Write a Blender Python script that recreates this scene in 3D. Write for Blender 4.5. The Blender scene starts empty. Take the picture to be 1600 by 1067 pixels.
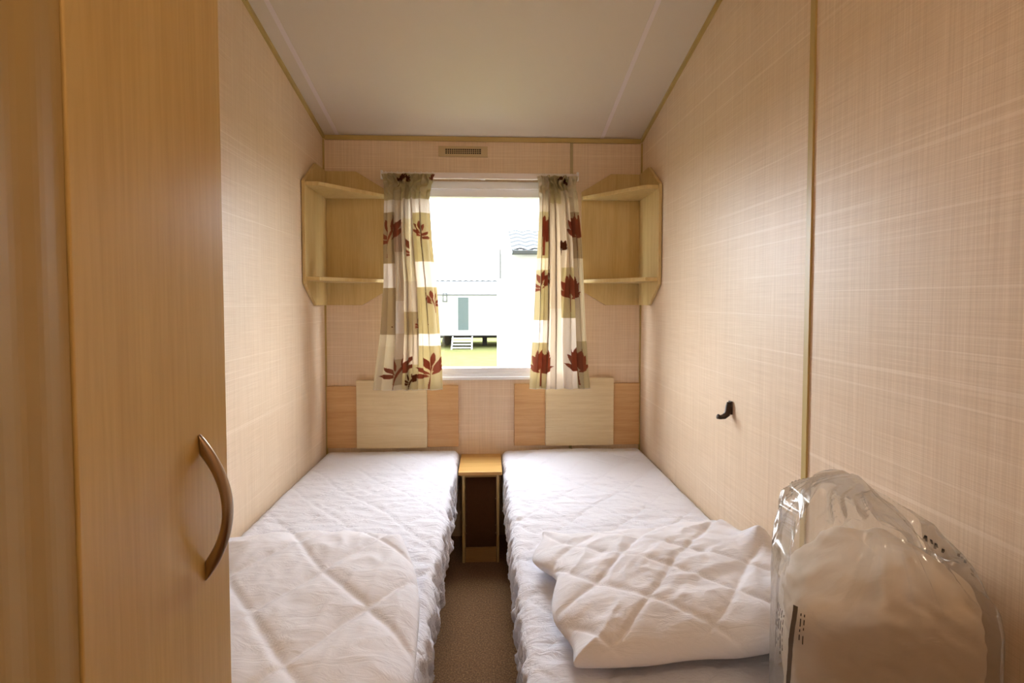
import bpy, bmesh, math, random
import numpy as np
from mathutils import Vector, noise, Matrix
random.seed(7)
R = math.radians
S = bpy.context.scene
C = S.collection

# ------------------------------------------------------------------ camera
cd = bpy.data.cameras.new('camera')
cam = bpy.data.objects.new('camera', cd)
C.objects.link(cam)
cam.location = (0, 0, 1.235)
cam.rotation_euler = (R(90 - 2.0), 0, R(-2.4))
cd.sensor_width = 36
cd.lens = 36 * 760 / 1600
cd.shift_x = 0.004467
cd.shift_y = -0.022475
cd.clip_start = 0.02
S.camera = cam

# ------------------------------------------------------------------ light and exposure
SKY = 5.4
LAMP_W = 2.6
S.view_settings.view_transform = 'Standard'
S.view_settings.look = 'None'
S.view_settings.gamma = 1
S.view_settings.use_curve_mapping = False
S.view_settings.exposure = 2.05
w = bpy.data.worlds.new('overcast_sky')
S.world = w
w.use_nodes = True
bg = w.node_tree.nodes['Background']
bg.inputs[0].default_value = (0.86, 0.93, 1.0, 1)
# overcast, much brighter on the side the window faces (the sun stands behind the cloud there)
wt = w.node_tree
tc_ = wt.nodes.new('ShaderNodeTexCoord')
sx_ = wt.nodes.new('ShaderNodeSeparateXYZ')
mr_ = wt.nodes.new('ShaderNodeMapRange')
mr_.interpolation_type = 'SMOOTHSTEP'
mr_.inputs['From Min'].default_value = -0.30
mr_.inputs['From Max'].default_value = 0.25
mr_.inputs['To Min'].default_value = SKY * 0.13
mr_.inputs['To Max'].default_value = SKY
wt.links.new(tc_.outputs['Generated'], sx_.inputs[0])
wt.links.new(sx_.outputs['Y'], mr_.inputs['Value'])
wt.links.new(mr_.outputs[0], bg.inputs[1])


def lamp(name, kind, loc, rot, power, color, size):
    ld = bpy.data.lights.new(name, kind)
    ld.energy = power
    ld.color = color
    if kind == 'AREA':
        ld.size = size
    elif kind == 'SUN':
        ld.angle = size
    else:
        ld.shadow_soft_size = size
    o = bpy.data.objects.new(name, ld)
    o.location = loc
    o.rotation_euler = rot
    C.objects.link(o)
    return o


# unseen lamp added behind the camera to warm the near walls (its fitting is built below)
lamp('added_warm_bulb', 'POINT', (0.15, -0.35, 2.28), (0, 0, 0), LAMP_W, (1.0, 0.80, 0.58), 0.06)


# ------------------------------------------------------------------ materials
def lin(r, g, b):
    f = lambda c: (c / 255 / 12.92) if c / 255 <= 0.04045 else ((c / 255 + 0.055) / 1.055) ** 2.4
    return (f(r), f(g), f(b), 1)


class NT:
    def __init__(s, name):
        s.m = bpy.data.materials.new(name)
        s.m.use_nodes = True
        s.t = s.m.node_tree
        s.b = s.t.nodes['Principled BSDF']
        s.out = s.t.nodes['Material Output']

    def n(s, typ, **kw):
        x = s.t.nodes.new(typ)
        for k, v in kw.items():
            setattr(x, k, v)
        return x

    def l(s, a, b):
        s.t.links.new(a, b)

    def coord(s, scale=(1, 1, 1), rot=(0, 0, 0)):
        tc = s.n('ShaderNodeTexCoord')
        mp = s.n('ShaderNodeMapping')
        mp.inputs['Scale'].default_value = scale
        mp.inputs['Rotation'].default_value = rot
        s.l(tc.outputs['Object'], mp.inputs[0])
        return mp.outputs[0]

    def noise(s, vec, scale, detail=3, rough=0.5, dist=0):
        x = s.n('ShaderNodeTexNoise')
        x.inputs['Scale'].default_value = scale
        x.inputs['Detail'].default_value = detail
        x.inputs['Roughness'].default_value = rough
        x.inputs['Distortion'].default_value = dist
        s.l(vec, x.inputs['Vector'])
        return x.outputs['Fac']

    def ramp(s, fac, stops):
        x = s.n('ShaderNodeValToRGB')
        els = x.color_ramp.elements
        while len(els) < len(stops):
            els.new(0.5)
        for e, (p, c) in zip(els, stops):
            e.position = p
            e.color = c
        s.l(fac, x.inputs[0])
        return x.outputs[0]

    def mix(s, fac, a, b, mode='MIX'):
        x = s.n('ShaderNodeMix', data_type='RGBA', blend_type=mode)
        for sock, v in ((x.inputs[0], fac), (x.inputs[6], a), (x.inputs[7], b)):
            if hasattr(v, 'links'):
                s.l(v, sock)
            else:
                sock.default_value = v
        return x.outputs[2]

    def math(s, op, a, b=0.0):
        x = s.n('ShaderNodeMath', operation=op)
        for sock, v in ((x.inputs[0], a), (x.inputs[1], b)):
            if hasattr(v, 'links'):
                s.l(v, sock)
            else:
                sock.default_value = v
        return x.outputs[0]

    def bump(s, h, strength=0.2, dist=0.001):
        x = s.n('ShaderNodeBump')
        x.inputs['Strength'].default_value = strength
        x.inputs['Distance'].default_value = dist
        s.l(h, x.inputs['Height'])
        s.l(x.outputs[0], s.b.inputs['Normal'])

    def col(s, c):
        if hasattr(c, 'links'):
            s.l(c, s.b.inputs['Base Color'])
        else:
            s.b.inputs['Base Color'].default_value = c

    def set(s, rough=0.5, spec=0.5, metal=0, sheen=0):
        s.b.inputs['Roughness'].default_value = rough
        s.b.inputs['Specular IOR Level'].default_value = spec
        s.b.inputs['Metallic'].default_value = metal
        s.b.inputs['Sheen Weight'].default_value = sheen


def plain(name, c, rough=0.5, spec=0.5, metal=0, var=0.0, vscale=8):
    m = NT(name)
    m.set(rough, spec, metal)
    if var:
        f = m.noise(m.coord(), vscale, 4)
        d = tuple(x * (1 - var) for x in c[:3]) + (1,)
        m.col(m.mix(f, c, d))
    else:
        m.col(c)
    return m.m


def wallpaper(name, axis):
    """woven linen effect wallpaper board: fine threads both ways"""
    m = NT(name)
    long_, short = 1.2, 150
    # threads running horizontally (vary with z), threads running vertically (vary along the wall)
    sh = (6, 6, 620)
    sv = (620, 620, 5)
    th = m.noise(m.coord(sh), 1.0, 2, 0.6)
    tv = m.noise(m.coord(sv), 1.0, 2, 0.6)
    sh2 = (0.5, 0.5, 130)
    th2 = m.noise(m.coord(sh2), 1.0, 1, 0.5)
    sv2 = (190, 190, 0.8)
    tv2 = m.noise(m.coord(sv2), 1.0, 2, 0.5)
    s = m.math('ADD', th, tv)
    s = m.math('MULTIPLY', s, 0.5)
    c = m.ramp(s, [(0.36, lin(219, 192, 162)), (0.52, lin(229, 204, 175)), (0.66, lin(238, 216, 190))])
    bright = m.ramp(th2, [(0.66, (0, 0, 0, 1)), (0.71, (1, 1, 1, 1))])
    b2 = m.math('MULTIPLY', bright, 0.34)
    c = m.mix(b2, c, lin(252, 234, 214))
    v2 = m.ramp(tv2, [(0.42, (0.96, 0.955, 0.945, 1)), (0.6, (1, 1, 1, 1))])
    c = m.mix(1.0, c, v2, 'MULTIPLY')
    m.col(c)
    m.set(0.42, 0.42)
    hh = m.math('ADD', s, m.math('MULTIPLY', bright, 0.25))
    m.bump(hh, 0.35, 0.0006)
    return m.m


def veneer(name, base, dark, axis=2, rough=0.35, scale=1.0, contrast=1.0):
    """printed maple or oak veneer, grain along the given axis"""
    m = NT(name)
    sc = [34 * scale] * 3
    sc[axis] = 1.5 * scale
    v = m.coord(tuple(sc))
    g = m.noise(v, 1.0, 5, 0.6, 0.6)
    sc2 = [260 * scale] * 3
    sc2[axis] = 9 * scale
    g2 = m.noise(m.coord(tuple(sc2)), 1.0, 2, 0.5)
    sc3 = [5.0 * scale] * 3
    sc3[axis] = 0.9 * scale
    g3 = m.noise(m.coord(tuple(sc3)), 1.0, 3, 0.5, 1.4)
    lines = m.math('FRACT', m.math('MULTIPLY', g3, 9.0))
    ln = m.ramp(lines, [(0.0, (1, 1, 1, 1)), (0.08, (0, 0, 0, 1)), (0.85, (0, 0, 0, 1)), (1.0, (1, 1, 1, 1))])
    s = m.math('ADD', m.math('MULTIPLY', g, 0.6), m.math('MULTIPLY', g2, 0.4))
    c = m.ramp(s, [(0.5 - 0.17 / contrast, dark), (0.5 + 0.12 / contrast, base)])
    c = m.mix(m.math('MULTIPLY', ln, 0.22), c, dark)
    m.col(c)
    m.set(rough, 0.5)
    m.bump(g2, 0.08, 0.0005)
    return m.m


def cloth(name, c, fine=520, wr=26, strength=0.35, sheen=0.15, dist=0.004):
    m = NT(name)
    m.col(c)
    m.set(0.85, 0.2, 0, sheen)
    v = m.coord((0.55, 1.5, 1.2))
    a = m.noise(v, wr, 4, 0.6, 0.9)
    b = m.noise(m.coord(), fine, 2)
    m.bump(m.math('ADD', a, m.math('MULTIPLY', b, 0.05)), strength, dist)
    return m.m


M = {}
M['paper'] = wallpaper('linen_wallpaper', 0)
M['maple'] = veneer('pale_maple_veneer', lin(216, 190, 132), lin(200, 170, 110), 2, 0.42)
M['maple_door'] = veneer('maple_door_veneer', lin(206, 172, 106), lin(190, 154, 88), 2, 0.30, 0.8)
M['maple_h'] = veneer('pale_maple_across', lin(228, 208, 166), lin(214, 190, 146), 0, 0.40)
M['oak_h'] = veneer('orange_oak_across', lin(216, 174, 120), lin(198, 150, 94), 0, 0.42)
M['maple_top'] = veneer('yellow_maple_top', lin(226, 182, 112), lin(208, 160, 88), 0, 0.33)
M['olive'] = plain('olive_gold_trim', lin(186, 160, 96), 0.4)
M['olive_grey'] = plain('olive_grey_trim', lin(178, 160, 118), 0.45)
M['frame_strip'] = plain('door_surround_paint', lin(176, 146, 88), 0.5, var=0.06)
M['white_pvc'] = plain('white_pvc', lin(236, 236, 238), 0.35)
M['white_rail'] = plain('white_rail', lin(232, 222, 218), 0.4)
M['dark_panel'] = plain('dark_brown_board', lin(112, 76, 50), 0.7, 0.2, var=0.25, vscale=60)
M['kick'] = veneer('kick_board_veneer', lin(190, 150, 92), lin(170, 130, 76), 0, 0.5)
M['dark_base'] = plain('dark_bed_base', lin(62, 52, 46), 0.7)
M['black'] = plain('black_plastic', lin(34, 28, 26), 0.35)
M['hole'] = plain('vent_hole_black', lin(20, 13, 7), 0.8)
M['vent'] = plain('vent_beige_plastic', lin(196, 172, 130), 0.45)
M['hook'] = plain('bronze_hook', lin(58, 44, 38), 0.3, 0.5, 0.3)
M['metal'] = plain('brushed_nickel_bronze', lin(170, 150, 128), 0.28, 0.5, 1.0)
M['screw'] = plain('peg_hole_metal', lin(170, 140, 110), 0.4)
M['protector'] = cloth('white_mattress_protector', lin(230, 229, 238), 600, 34, 0.75, 0.1, 0.007)
M['duvet'] = cloth('white_quilted_duvet', lin(231, 228, 234), 500, 20, 0.55, 0.15, 0.006)
M['pillow'] = cloth('ivory_pillow_fabric', lin(224, 212, 196), 500, 14, 0.4, 0.1, 0.005)
M['ink'] = plain('dark_print', lin(52, 46, 42), 0.5)
M['bar'] = plain('grey_print_bar', lin(92, 82, 74), 0.5)

m = NT('ceiling_board')
a = m.noise(m.coord(), 260, 3)
m.col(m.mix(m.noise(m.coord(), 2.0, 2), lin(214, 200, 182), lin(218, 204, 186)))
m.set(0.6, 0.3)
m.bump(a, 0.25, 0.0008)
M['ceiling'] = m.m
M['seam'] = plain('ceiling_seam_strip', lin(226, 212, 208), 0.4)

m = NT('brown_carpet')
a = m.noise(m.coord(), 170, 4, 0.85)
b = m.noise(m.coord(), 7, 3)
c1 = m.ramp(a, [(0.32, lin(88, 58, 34)), (0.5, lin(140, 98, 62)), (0.66, lin(200, 156, 108))])
m.col(m.mix(m.math('MULTIPLY', b, 0.35), c1, lin(106, 82, 60)))
m.set(0.95, 0.1, 0, 0.2)
m.bump(a, 0.9, 0.004)
M['carpet'] = m.m

m = NT('grass')
a = m.noise(m.coord(), 3.0, 5, 0.7)
m.col(m.ramp(a, [(0.3, lin(92, 96, 58)), (0.7, lin(110, 108, 70))]))
m.set(1.0, 0.0)
M['grass'] = m.m
M['hedge'] = plain('hedge_green', lin(44, 62, 26), 0.9, 0.1, var=0.6, vscale=3)
M['van_white'] = plain('caravan_cladding', lin(222, 222, 220), 0.5)
M['van_under'] = plain('caravan_underside', lin(22, 24, 22), 0.9)
M['van_glass'] = plain('caravan_glass', lin(108, 124, 126), 0.25)
M['van_grey'] = plain('caravan_grey_trim', lin(122, 124, 124), 0.6)
M['tile'] = plain('grey_roof_tile', lin(64, 70, 74), 0.7, var=0.2, vscale=6)
M['tile_pale'] = plain('pale_roof_tile', lin(112, 114, 116), 0.7, var=0.1, vscale=6)
M['gutter'] = plain('dark_gutter', lin(70, 76, 76), 0.5)

# window glass: mostly clear with a weak reflection
m = NT('window_glass')
tr = m.n('ShaderNodeBsdfTransparent')
gl = m.n('ShaderNodeBsdfGlossy')
gl.inputs['Roughness'].default_value = 0.02
mx = m.n('ShaderNodeMixShader')
mx.inputs[0].default_value = 0.04
m.l(tr.outputs[0], mx.inputs[1])
m.l(gl.outputs[0], mx.inputs[2])
m.l(mx.outputs[0], m.out.inputs[0])
M['glass'] = m.m

# thin clear polythene
m = NT('clear_polythene')
tr = m.n('ShaderNodeBsdfTransparent')
tr.inputs[0].default_value = (0.97, 0.965, 0.955, 1)
df = m.n('ShaderNodeBsdfDiffuse')
df.inputs[0].default_value = lin(225, 215, 205)
gl = m.n('ShaderNodeBsdfGlossy')
gl.inputs['Roughness'].default_value = 0.10
fr = m.n('ShaderNodeFresnel')
fr.inputs['IOR'].default_value = 1.5
v = m.coord((1, 1, 1))
n1 = m.noise(v, 13, 1, 0.4, 0.8)
rid = m.math('ABSOLUTE', m.math('SUBTRACT', n1, 0.5))
bp = m.n('ShaderNodeBump')
bp.inputs['Strength'].default_value = 0.35
bp.inputs['Distance'].default_value = 0.012
m.l(rid, bp.inputs['Height'])
for q in (df, gl, fr):
    m.l(bp.outputs[0], q.inputs['Normal'])
tl = m.n('ShaderNodeBsdfTranslucent')
tl.inputs[0].default_value = lin(232, 222, 212)
m.l(bp.outputs[0], tl.inputs['Normal'])
m0 = m.n('ShaderNodeMixShader')
m0.inputs[0].default_value = 0.5
m.l(df.outputs[0], m0.inputs[1])
m.l(tl.outputs[0], m0.inputs[2])
m1 = m.n('ShaderNodeMixShader')
m1.inputs[0].default_value = 0.20
m.l(tr.outputs[0], m1.inputs[1])
m.l(m0.outputs[0], m1.inputs[2])
m2 = m.n('ShaderNodeMixShader')
f2 = m.math('ADD', m.math('MULTIPLY', fr.outputs[0], 0.6), 0.03)
m.l(f2, m2.inputs[0])
m.l(m1.outputs[0], m2.inputs[1])
m.l(gl.outputs[0], m2.inputs[2])
m.l(m2.outputs[0], m.out.inputs[0])
M['poly'] = m.m

# printed curtain cloth: the pattern is a colour attribute, the cloth lets some light through
m = NT('printed_curtain_cloth')
at = m.n('ShaderNodeVertexColor')
at.layer_name = 'pattern'
weave = m.noise(m.coord((900, 900, 900)), 1.0, 1)
c = m.mix(1.0, at.outputs[0], m.ramp(weave, [(0.3, (0.93, 0.93, 0.93, 1)), (0.7, (1, 1, 1, 1))]), 'MULTIPLY')
df = m.n('ShaderNodeBsdfDiffuse')
tl = m.n('ShaderNodeBsdfTranslucent')
m.l(c, df.inputs[0])
m.l(c, tl.inputs[0])
mx = m.n('ShaderNodeMixShader')
mx.inputs[0].default_value = 0.45
m.l(df.outputs[0], mx.inputs[1])
m.l(tl.outputs[0], mx.inputs[2])
m.l(mx.outputs[0], m.out.inputs[0])
M['curtain'] = m.m

m = NT('added_shade_glow')  # glowing shade of the added lamp behind the camera
m.col(lin(240, 225, 200))
m.b.inputs['Emission Color'].default_value = (1, 0.8, 0.58, 1)
m.b.inputs['Emission Strength'].default_value = 1.5
M['shade'] = m.m


# ------------------------------------------------------------------ mesh helpers
def link(name, me, mat, parent=None, smooth=False):
    o = bpy.data.objects.new(name, me)
    C.objects.link(o)
    if mat is not None:
        me.materials.append(mat)
    if smooth:
        me.polygons.foreach_set('use_smooth', [True] * len(me.polygons))
    if parent:
        o.parent = parent
        o.matrix_parent_inverse = Matrix.Translation(parent.location).inverted() if parent.location.length else Matrix()
    return o


def obj(name, bm, mat, parent=None, smooth=False, bevel=0, seg=2):
    if bevel:
        bmesh.ops.bevel(bm, geom=list(bm.edges), offset=bevel, segments=seg, affect='EDGES', profile=0.5)
    bmesh.ops.recalc_face_normals(bm, faces=bm.faces)
    me = bpy.data.meshes.new(name)
    bm.to_mesh(me)
    bm.free()
    return link(name, me, mat, parent, smooth)


def bx(x0, x1, y0, y1, z0, z1, bm=None):
    bm = bm or bmesh.new()
    vs = [bm.verts.new((x, y, z)) for x in (x0, x1) for y in (y0, y1) for z in (z0, z1)]
    for f in ((0, 1, 3, 2), (4, 6, 7, 5), (0, 4, 5, 1), (2, 3, 7, 6), (0, 2, 6, 4), (1, 5, 7, 3)):
        bm.faces.new([vs[i] for i in f])
    return bm


def prism(pts, axis, a, b, bm=None):
    """extrude a polygon (2D points in the two other axes, in x,y,z order) from a to b along axis"""
    bm = bm or bmesh.new()

    def P(p, v):
        q = list(p)
        q.insert(axis, v)
        return tuple(q)
    A = [bm.verts.new(P(p, a)) for p in pts]
    B = [bm.verts.new(P(p, b)) for p in pts]
    bm.faces.new(A)
    bm.faces.new(B[::-1])
    n = len(pts)
    for i in range(n):
        bm.faces.new((A[i], B[i], B[(i + 1) % n], A[(i + 1) % n]))
    return bm


def cyl(bm, p0, p1, r, n=16):
    p0, p1 = Vector(p0), Vector(p1)
    d = (p1 - p0).normalized()
    u = d.orthogonal().normalized()
    v = d.cross(u)
    A, B = [], []
    for i in range(n):
        a = 2 * math.pi * i / n
        o = (u * math.cos(a) + v * math.sin(a)) * r
        A.append(bm.verts.new(p0 + o))
        B.append(bm.verts.new(p1 + o))
    bm.faces.new(A)
    bm.faces.new(B[::-1])
    for i in range(n):
        bm.faces.new((A[i], B[i], B[(i + 1) % n], A[(i + 1) % n]))
    return bm


def empty(name, loc, label=None, cat=None, group=None):
    o = bpy.data.objects.new(name, None)
    o.empty_display_size = 0.1
    o.location = loc
    C.objects.link(o)
    if label:
        tag(o, label, cat, group)
    return o


def tag(o, label, cat, group=None):
    o['label'] = label
    o['category'] = cat
    if group:
        o['group'] = group
    return o


def struct(name, bm, mat, **k):
    o = obj(name, bm, mat, **k)
    o['kind'] = 'structure'
    return o


def fbm(x, y, z, o=3):
    return noise.fractal((x, y, z), 1.0, 2.0, o)


# ------------------------------------------------------------------ the room
XL, XR, D = -0.83, 0.809, 2.53
ZB = 2.075            # ceiling height at the window wall
YR, ZR = 0.70, 2.52   # where the slope ends
Y0 = -1.0
KS = (ZR - ZB) / (D - YR)
zc = lambda y: ZB + (D - max(y, YR)) * KS

struct('floor', bx(XL - .05, XR + .05, Y0 - .05, D + .05, -0.04, 0), M['carpet'])
prof = [(Y0, 0), (D, 0), (D, ZB), (YR, ZR), (Y0, ZR)]
struct('wall_left', prism(prof, 0, XL - .05, XL), M['paper'])
struct('wall_right', prism(prof, 0, XR, XR + .05), M['paper'])
WX0, WX1, WZ0, WZ1 = -0.43, 0.43, 0.84, 1.85
bm = bx(XL, WX0, D, D + .06, 0, ZB)
bx(WX1, XR, D, D + .06, 0, ZB, bm)
bx(WX0, WX1, D, D + .06, 0, WZ0, bm)
bx(WX0, WX1, D, D + .06, WZ1, ZB, bm)
struct('wall_back', bm, M['paper'])
struct('wall_front', bx(XL, XR, Y0 - .05, Y0, 0, ZR), M['paper'])
cp = [(Y0 - .05, ZR), (YR, ZR), (D + .06, ZB - .06 * KS), (D + .06, ZB + .05), (YR, ZR + .05), (Y0 - .05, ZR + .05)]
struct('ceiling', prism(cp, 0, XL - .05, XR + .05), M['ceiling'])


def slope_strip(x0, x1, t, drop=0.0):
    p = [(YR, ZR - drop), (D - .001, ZB - drop), (D - .001, ZB - t - drop), (YR, ZR - t - drop)]
    return prism(p, 0, x0, x1)


struct('trim_1', slope_strip(XL, XL + .012, .016), M['olive'])
struct('trim_2', slope_strip(XR - .012, XR, .016), M['olive'])
struct('trim_3', bx(XL + .012, XR - .012, D - .012, D, ZB - .022, ZB), M['olive'])
struct('trim_4', bx(XL, XL + .007, D - .007, D, 0.0, ZB - .02), M['olive'])
struct('trim_5', bx(XR - .007, XR, D - .007, D, 0.0, ZB - .02), M['olive'])
struct('trim_6', prism([(1.183, 0), (1.201, 0), (1.201, zc(1.2)), (1.183, zc(1.18))], 0, XR - .005, XR), M['olive'])
struct('trim_7', bx(.431, .446, D - .004, D, 0.0, ZB - .02), M['olive_grey'])
# the two seam strips of the ceiling boards
for i, x in ((8, -.754), (9, .595)):
    struct('trim_%d' % i, slope_strip(x - .009, x + .009, .0025), M['seam'])

# window: frame with two steps, sill, pane
bm = bx(WX0, WX1, D - .004, D + .05, WZ0, WZ0 + .022)
bx(WX0, WX1, D + .004, D + .055, WZ0 + .022, WZ0 + .048, bm)
bx(WX0, WX1, D - .004, D + .05, WZ1 - .036, WZ1, bm)
bx(WX0, WX1, D + .006, D + .055, WZ1 - .076, WZ1 - .036, bm)
for a, b in ((WX0, WX0 + .022), (WX1 - .022, WX1)):
    bx(a, b, D - .004, D + .05, WZ0 + .022, WZ1 - .036, bm)
for a, b in ((WX0 + .022, WX0 + .048), (WX1 - .048, WX1 - .022)):
    bx(a, b, D + .004, D + .055, WZ0 + .048, WZ1 - .076, bm)
win = struct('window_1', bm, M['white_pvc'])
link_p = obj('pane', bx(WX0 + .04, WX1 - .04, D + .03, D + .034, WZ0 + .04, WZ1 - .07), M['glass'], win)
obj('window_sill', bx(WX0, WX1, D - .014, D - .004, WZ0 - .012, WZ0 + .004), M['white_pvc'], win, bevel=.002)

# ------------------------------------------------------------------ beds
def rounded_grid_box(x0, x1, y0, y1, z0, z1, r, step, disp):
    """closed rounded box with dense faces, each vertex displaced by disp(p, n)"""
    cx, cy, cz = (x0 + x1) / 2, (y0 + y1) / 2, (z0 + z1) / 2
    h = Vector(((x1 - x0) / 2, (y1 - y0) / 2, (z1 - z0) / 2))
    n = [max(2, int(round(2 * h[i] / step))) for i in range(3)]
    verts, idx, faces = [], {}, []

    def V(i, j, k):
        key = (i, j, k)
        if key in idx:
            return idx[key]
        p = Vector((-h.x + 2 * h.x * i / n[0], -h.y + 2 * h.y * j / n[1], -h.z + 2 * h.z * k / n[2]))
        q = Vector([max(-(h[a] - r), min(h[a] - r, p[a])) for a in range(3)])
        d = p - q
        nn = d.normalized() if d.length > 1e-9 else Vector((0, 0, 1))
        q = q + nn * r
        P = Vector((q.x + cx, q.y + cy, q.z + cz))
        P = disp(P, nn)
        idx[key] = len(verts)
        verts.append(tuple(P))
        return idx[key]
    for k in (0, n[2]):
        for i in range(n[0]):
            for j in range(n[1]):
                f = (V(i, j, k), V(i + 1, j, k), V(i + 1, j + 1, k), V(i, j + 1, k))
                faces.append(f if k else f[::-1])
    for j in (0, n[1]):
        for i in range(n[0]):
            for k in range(n[2]):
                f = (V(i, j, k), V(i + 1, j, k), V(i + 1, j, k + 1), V(i, j, k + 1))
                faces.append(f if not j else f[::-1])
    for i in (0, n[0]):
        for j in range(n[1]):
            for k in range(n[2]):
                f = (V(i, j, k), V(i, j + 1, k), V(i, j + 1, k + 1), V(i, j, k + 1))
                faces.append(f if i else f[::-1])
    me = bpy.data.meshes.new('m')
    me.from_pydata(verts, [], faces)
    return me


def seam(a, s, wd):
    d = abs(a / s - round(a / s)) * s
    return math.exp(-(d / wd) ** 2)


def mattress_disp(seed, inner, side):
    def f(p, n):
        x, y, z = p
        wx = x + .03 * noise.noise((x * 3, y * 3, seed))
        wy = y + .03 * noise.noise((x * 3, y * 3, seed + 9))
        q = max(seam((wx + wy * .9), .20, .006), seam((wx - wy * .9), .20, .006))
        up = max(0.0, n.z)
        sd = 1 - abs(n.z)
        wr = fbm(x * 5 + seed, y * 26, seed, 3)
        wr2 = 1 - abs(fbm(x * 9 + 3.1, y * 17 + x * 6, seed + 4, 2)) * 2
        near = max(0.0, min(1.0, (2.5 - y) / .5))
        h = up * (.0034 * wr * near + .0030 * wr2 * near - .0040 * q + .007 * noise.noise((x * 3.1, y * 2.2, seed + 2)))
        o = Vector(p)
        o.z += h
        # ragged gathers on the side that hangs free
        if sd > .2 and (n.x * side > .3 or n.y < -.3):
            t = max(0.0, min(1.0, (.455 - z) / .2))
            t2 = math.sqrt(t)
            g = fbm(y * 16 + x * 16, z * 7, seed + 5, 3) * .026 + .014 * (1 - abs(fbm(y * 30 + z * 14, z * 10, seed + 8, 2)) * 3)
            o.x += n.x * (g * t2 + .006 * noise.noise((y * 4, z * 2, seed)))
            o.y += n.y * g * t2 * .6
            if t > .55:
                k = (t - .55) / .45
                o.x -= side * .040 * k * k
                o.z += k * (.028 * fbm(y * 7, 0, seed + 3, 2))
        # lies against the walls at its other sides
        o.x = min(max(o.x, XL + .002), XR - .002)
        o.y = min(o.y, D - .004)
        if y > 2.15:
            o.x = min(o.x, -.140) if side > 0 else max(o.x, .074)
        o.z = min(o.z, .475)
        if side > 0:
            o.y = max(o.y, .668)
        return o
    return f


def bed(x0, x1, y0, side, seed, label):
    t = empty('single_bed', ((x0 + x1) / 2, (y0 + D) / 2, 0), label, 'bed')
    me = rounded_grid_box(x0, x1, y0, D - .006, .225, .466, .032, .0072, mattress_disp(seed, 0, side))
    o = link('mattress_in_quilted_cover', me, M['protector'], t, True)
    ins = .055
    a, b = (x0 + .03, x1 - ins) if side > 0 else (x0 + ins, x1 - .03)
    obj('bed_base', bx(a, b, y0 + .05, 2.16, .0, .235), M['dark_base'], t, bevel=.003)
    for yy in (2.40,):
        for xx in ((a + .03), (b - .03)):
            obj('leg', bx(xx - .02, xx + .02, yy - .02, yy + .02, 0, .235), M['dark_base'], t, bevel=.002)
    return t


bed(XL + .004, -.146, .675, 1, 1.7, 'single bed in a white quilted mattress cover along the left wall, beside the wardrobe')
bed(.080, XR - .004, .60, -1, 6.2, 'single bed in a white quilted mattress cover along the right wall, under the bagged bedding')


# ------------------------------------------------------------------ duvets
def puff(name, cx, cy, hx, hy, z0, H, c, disp, mat, nu=110, nv=110, pw=5, rot=0, zmf=.45):
    verts, faces = [], []
    top, bot = {}, {}
    ca, sa = math.cos(rot), math.sin(rot)

    def pos(i, j, s):
        u = math.sin(math.pi / 2 * (2 * i / nu - 1)) * .55 + (2 * i / nu - 1) * .45
        v = math.sin(math.pi / 2 * (2 * j / nv - 1)) * .55 + (2 * j / nv - 1) * .45
        m_ = max(abs(u), abs(v))
        e = math.sqrt(max(0.0, 1 - m_ ** pw))
        x = hx * u * math.sqrt(1 - c * v * v / 2)
        y = hy * v * math.sqrt(1 - c * u * u / 2)
        zm = H * zmf
        z = zm + (H - zm) * e if s > 0 else zm - zm * e
        X, Y, Z = disp(x, y, z, u, v, s, e)
        return (min(XR - .004, cx + X * ca - Y * sa), cy + X * sa + Y * ca, max(z0, z0 + Z))
    for s, dct in ((1, top), (-1, bot)):
        for i in range(nu + 1):
            for j in range(nv + 1):
                if s < 0 and (i in (0, nu) or j in (0, nv)):
                    dct[i, j] = top[i, j]
                    continue
                dct[i, j] = len(verts)
                verts.append(pos(i, j, s))
    for s, dct in ((1, top), (-1, bot)):
        for i in range(nu):
            for j in range(nv):
                f = (dct[i, j], dct[i + 1, j], dct[i + 1, j + 1], dct[i, j + 1])
                faces.append(f if s > 0 else f[::-1])
    me = bpy.data.meshes.new(name)
    me.from_pydata(verts, [], faces)
    return link(name, me, mat, None, True)


def duvet_left(x, y, z, u, v, s, e):
    wx = x + .05 * noise.noise((x * 2.2, y * 2.2, 3.3))
    wy = y + .05 * noise.noise((x * 2.2, y * 2.2, 8.3))
    if s > 0:
        q = max(seam(wx * .92 + wy * .75 + .05, .235, .010), seam(wx * .92 - wy * .75 + .02, .235, .010))
        q2 = max(seam(wx * .92 + wy * .75 + .05, .235, .045), seam(wx * .92 - wy * .75 + .02, .235, .045))
        k = min(1, e * 1.5)
        z += k * (-.0060 * q - .005 * q2 + .005) + .010 * fbm(x * 3, y * 3, 1.0, 2) * e
        z += .0045 * (1 - 2 * abs(fbm(x * 10 + y * 4, y * 7 - x * 5, 5.0, 2))) * e
        z += .012 * e * max(0, -v)
    x = min(x - max(0, u) * y * .17, .362)
    y += .014 * noise.noise((x * 5, 1.0, z * 8)) * abs(v)
    x += .014 * noise.noise((2.0, y * 6, z * 8)) * abs(u)
    return x, y, z


o = puff('folded_duvet', -.483, 1.085, .325, .40, .477, .082, .40, duvet_left, M['duvet'], 130, 150, 7)
tag(o, 'white diamond-quilted duvet folded flat on the left bed, beside the wardrobe door handle', 'duvet', None)


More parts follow.
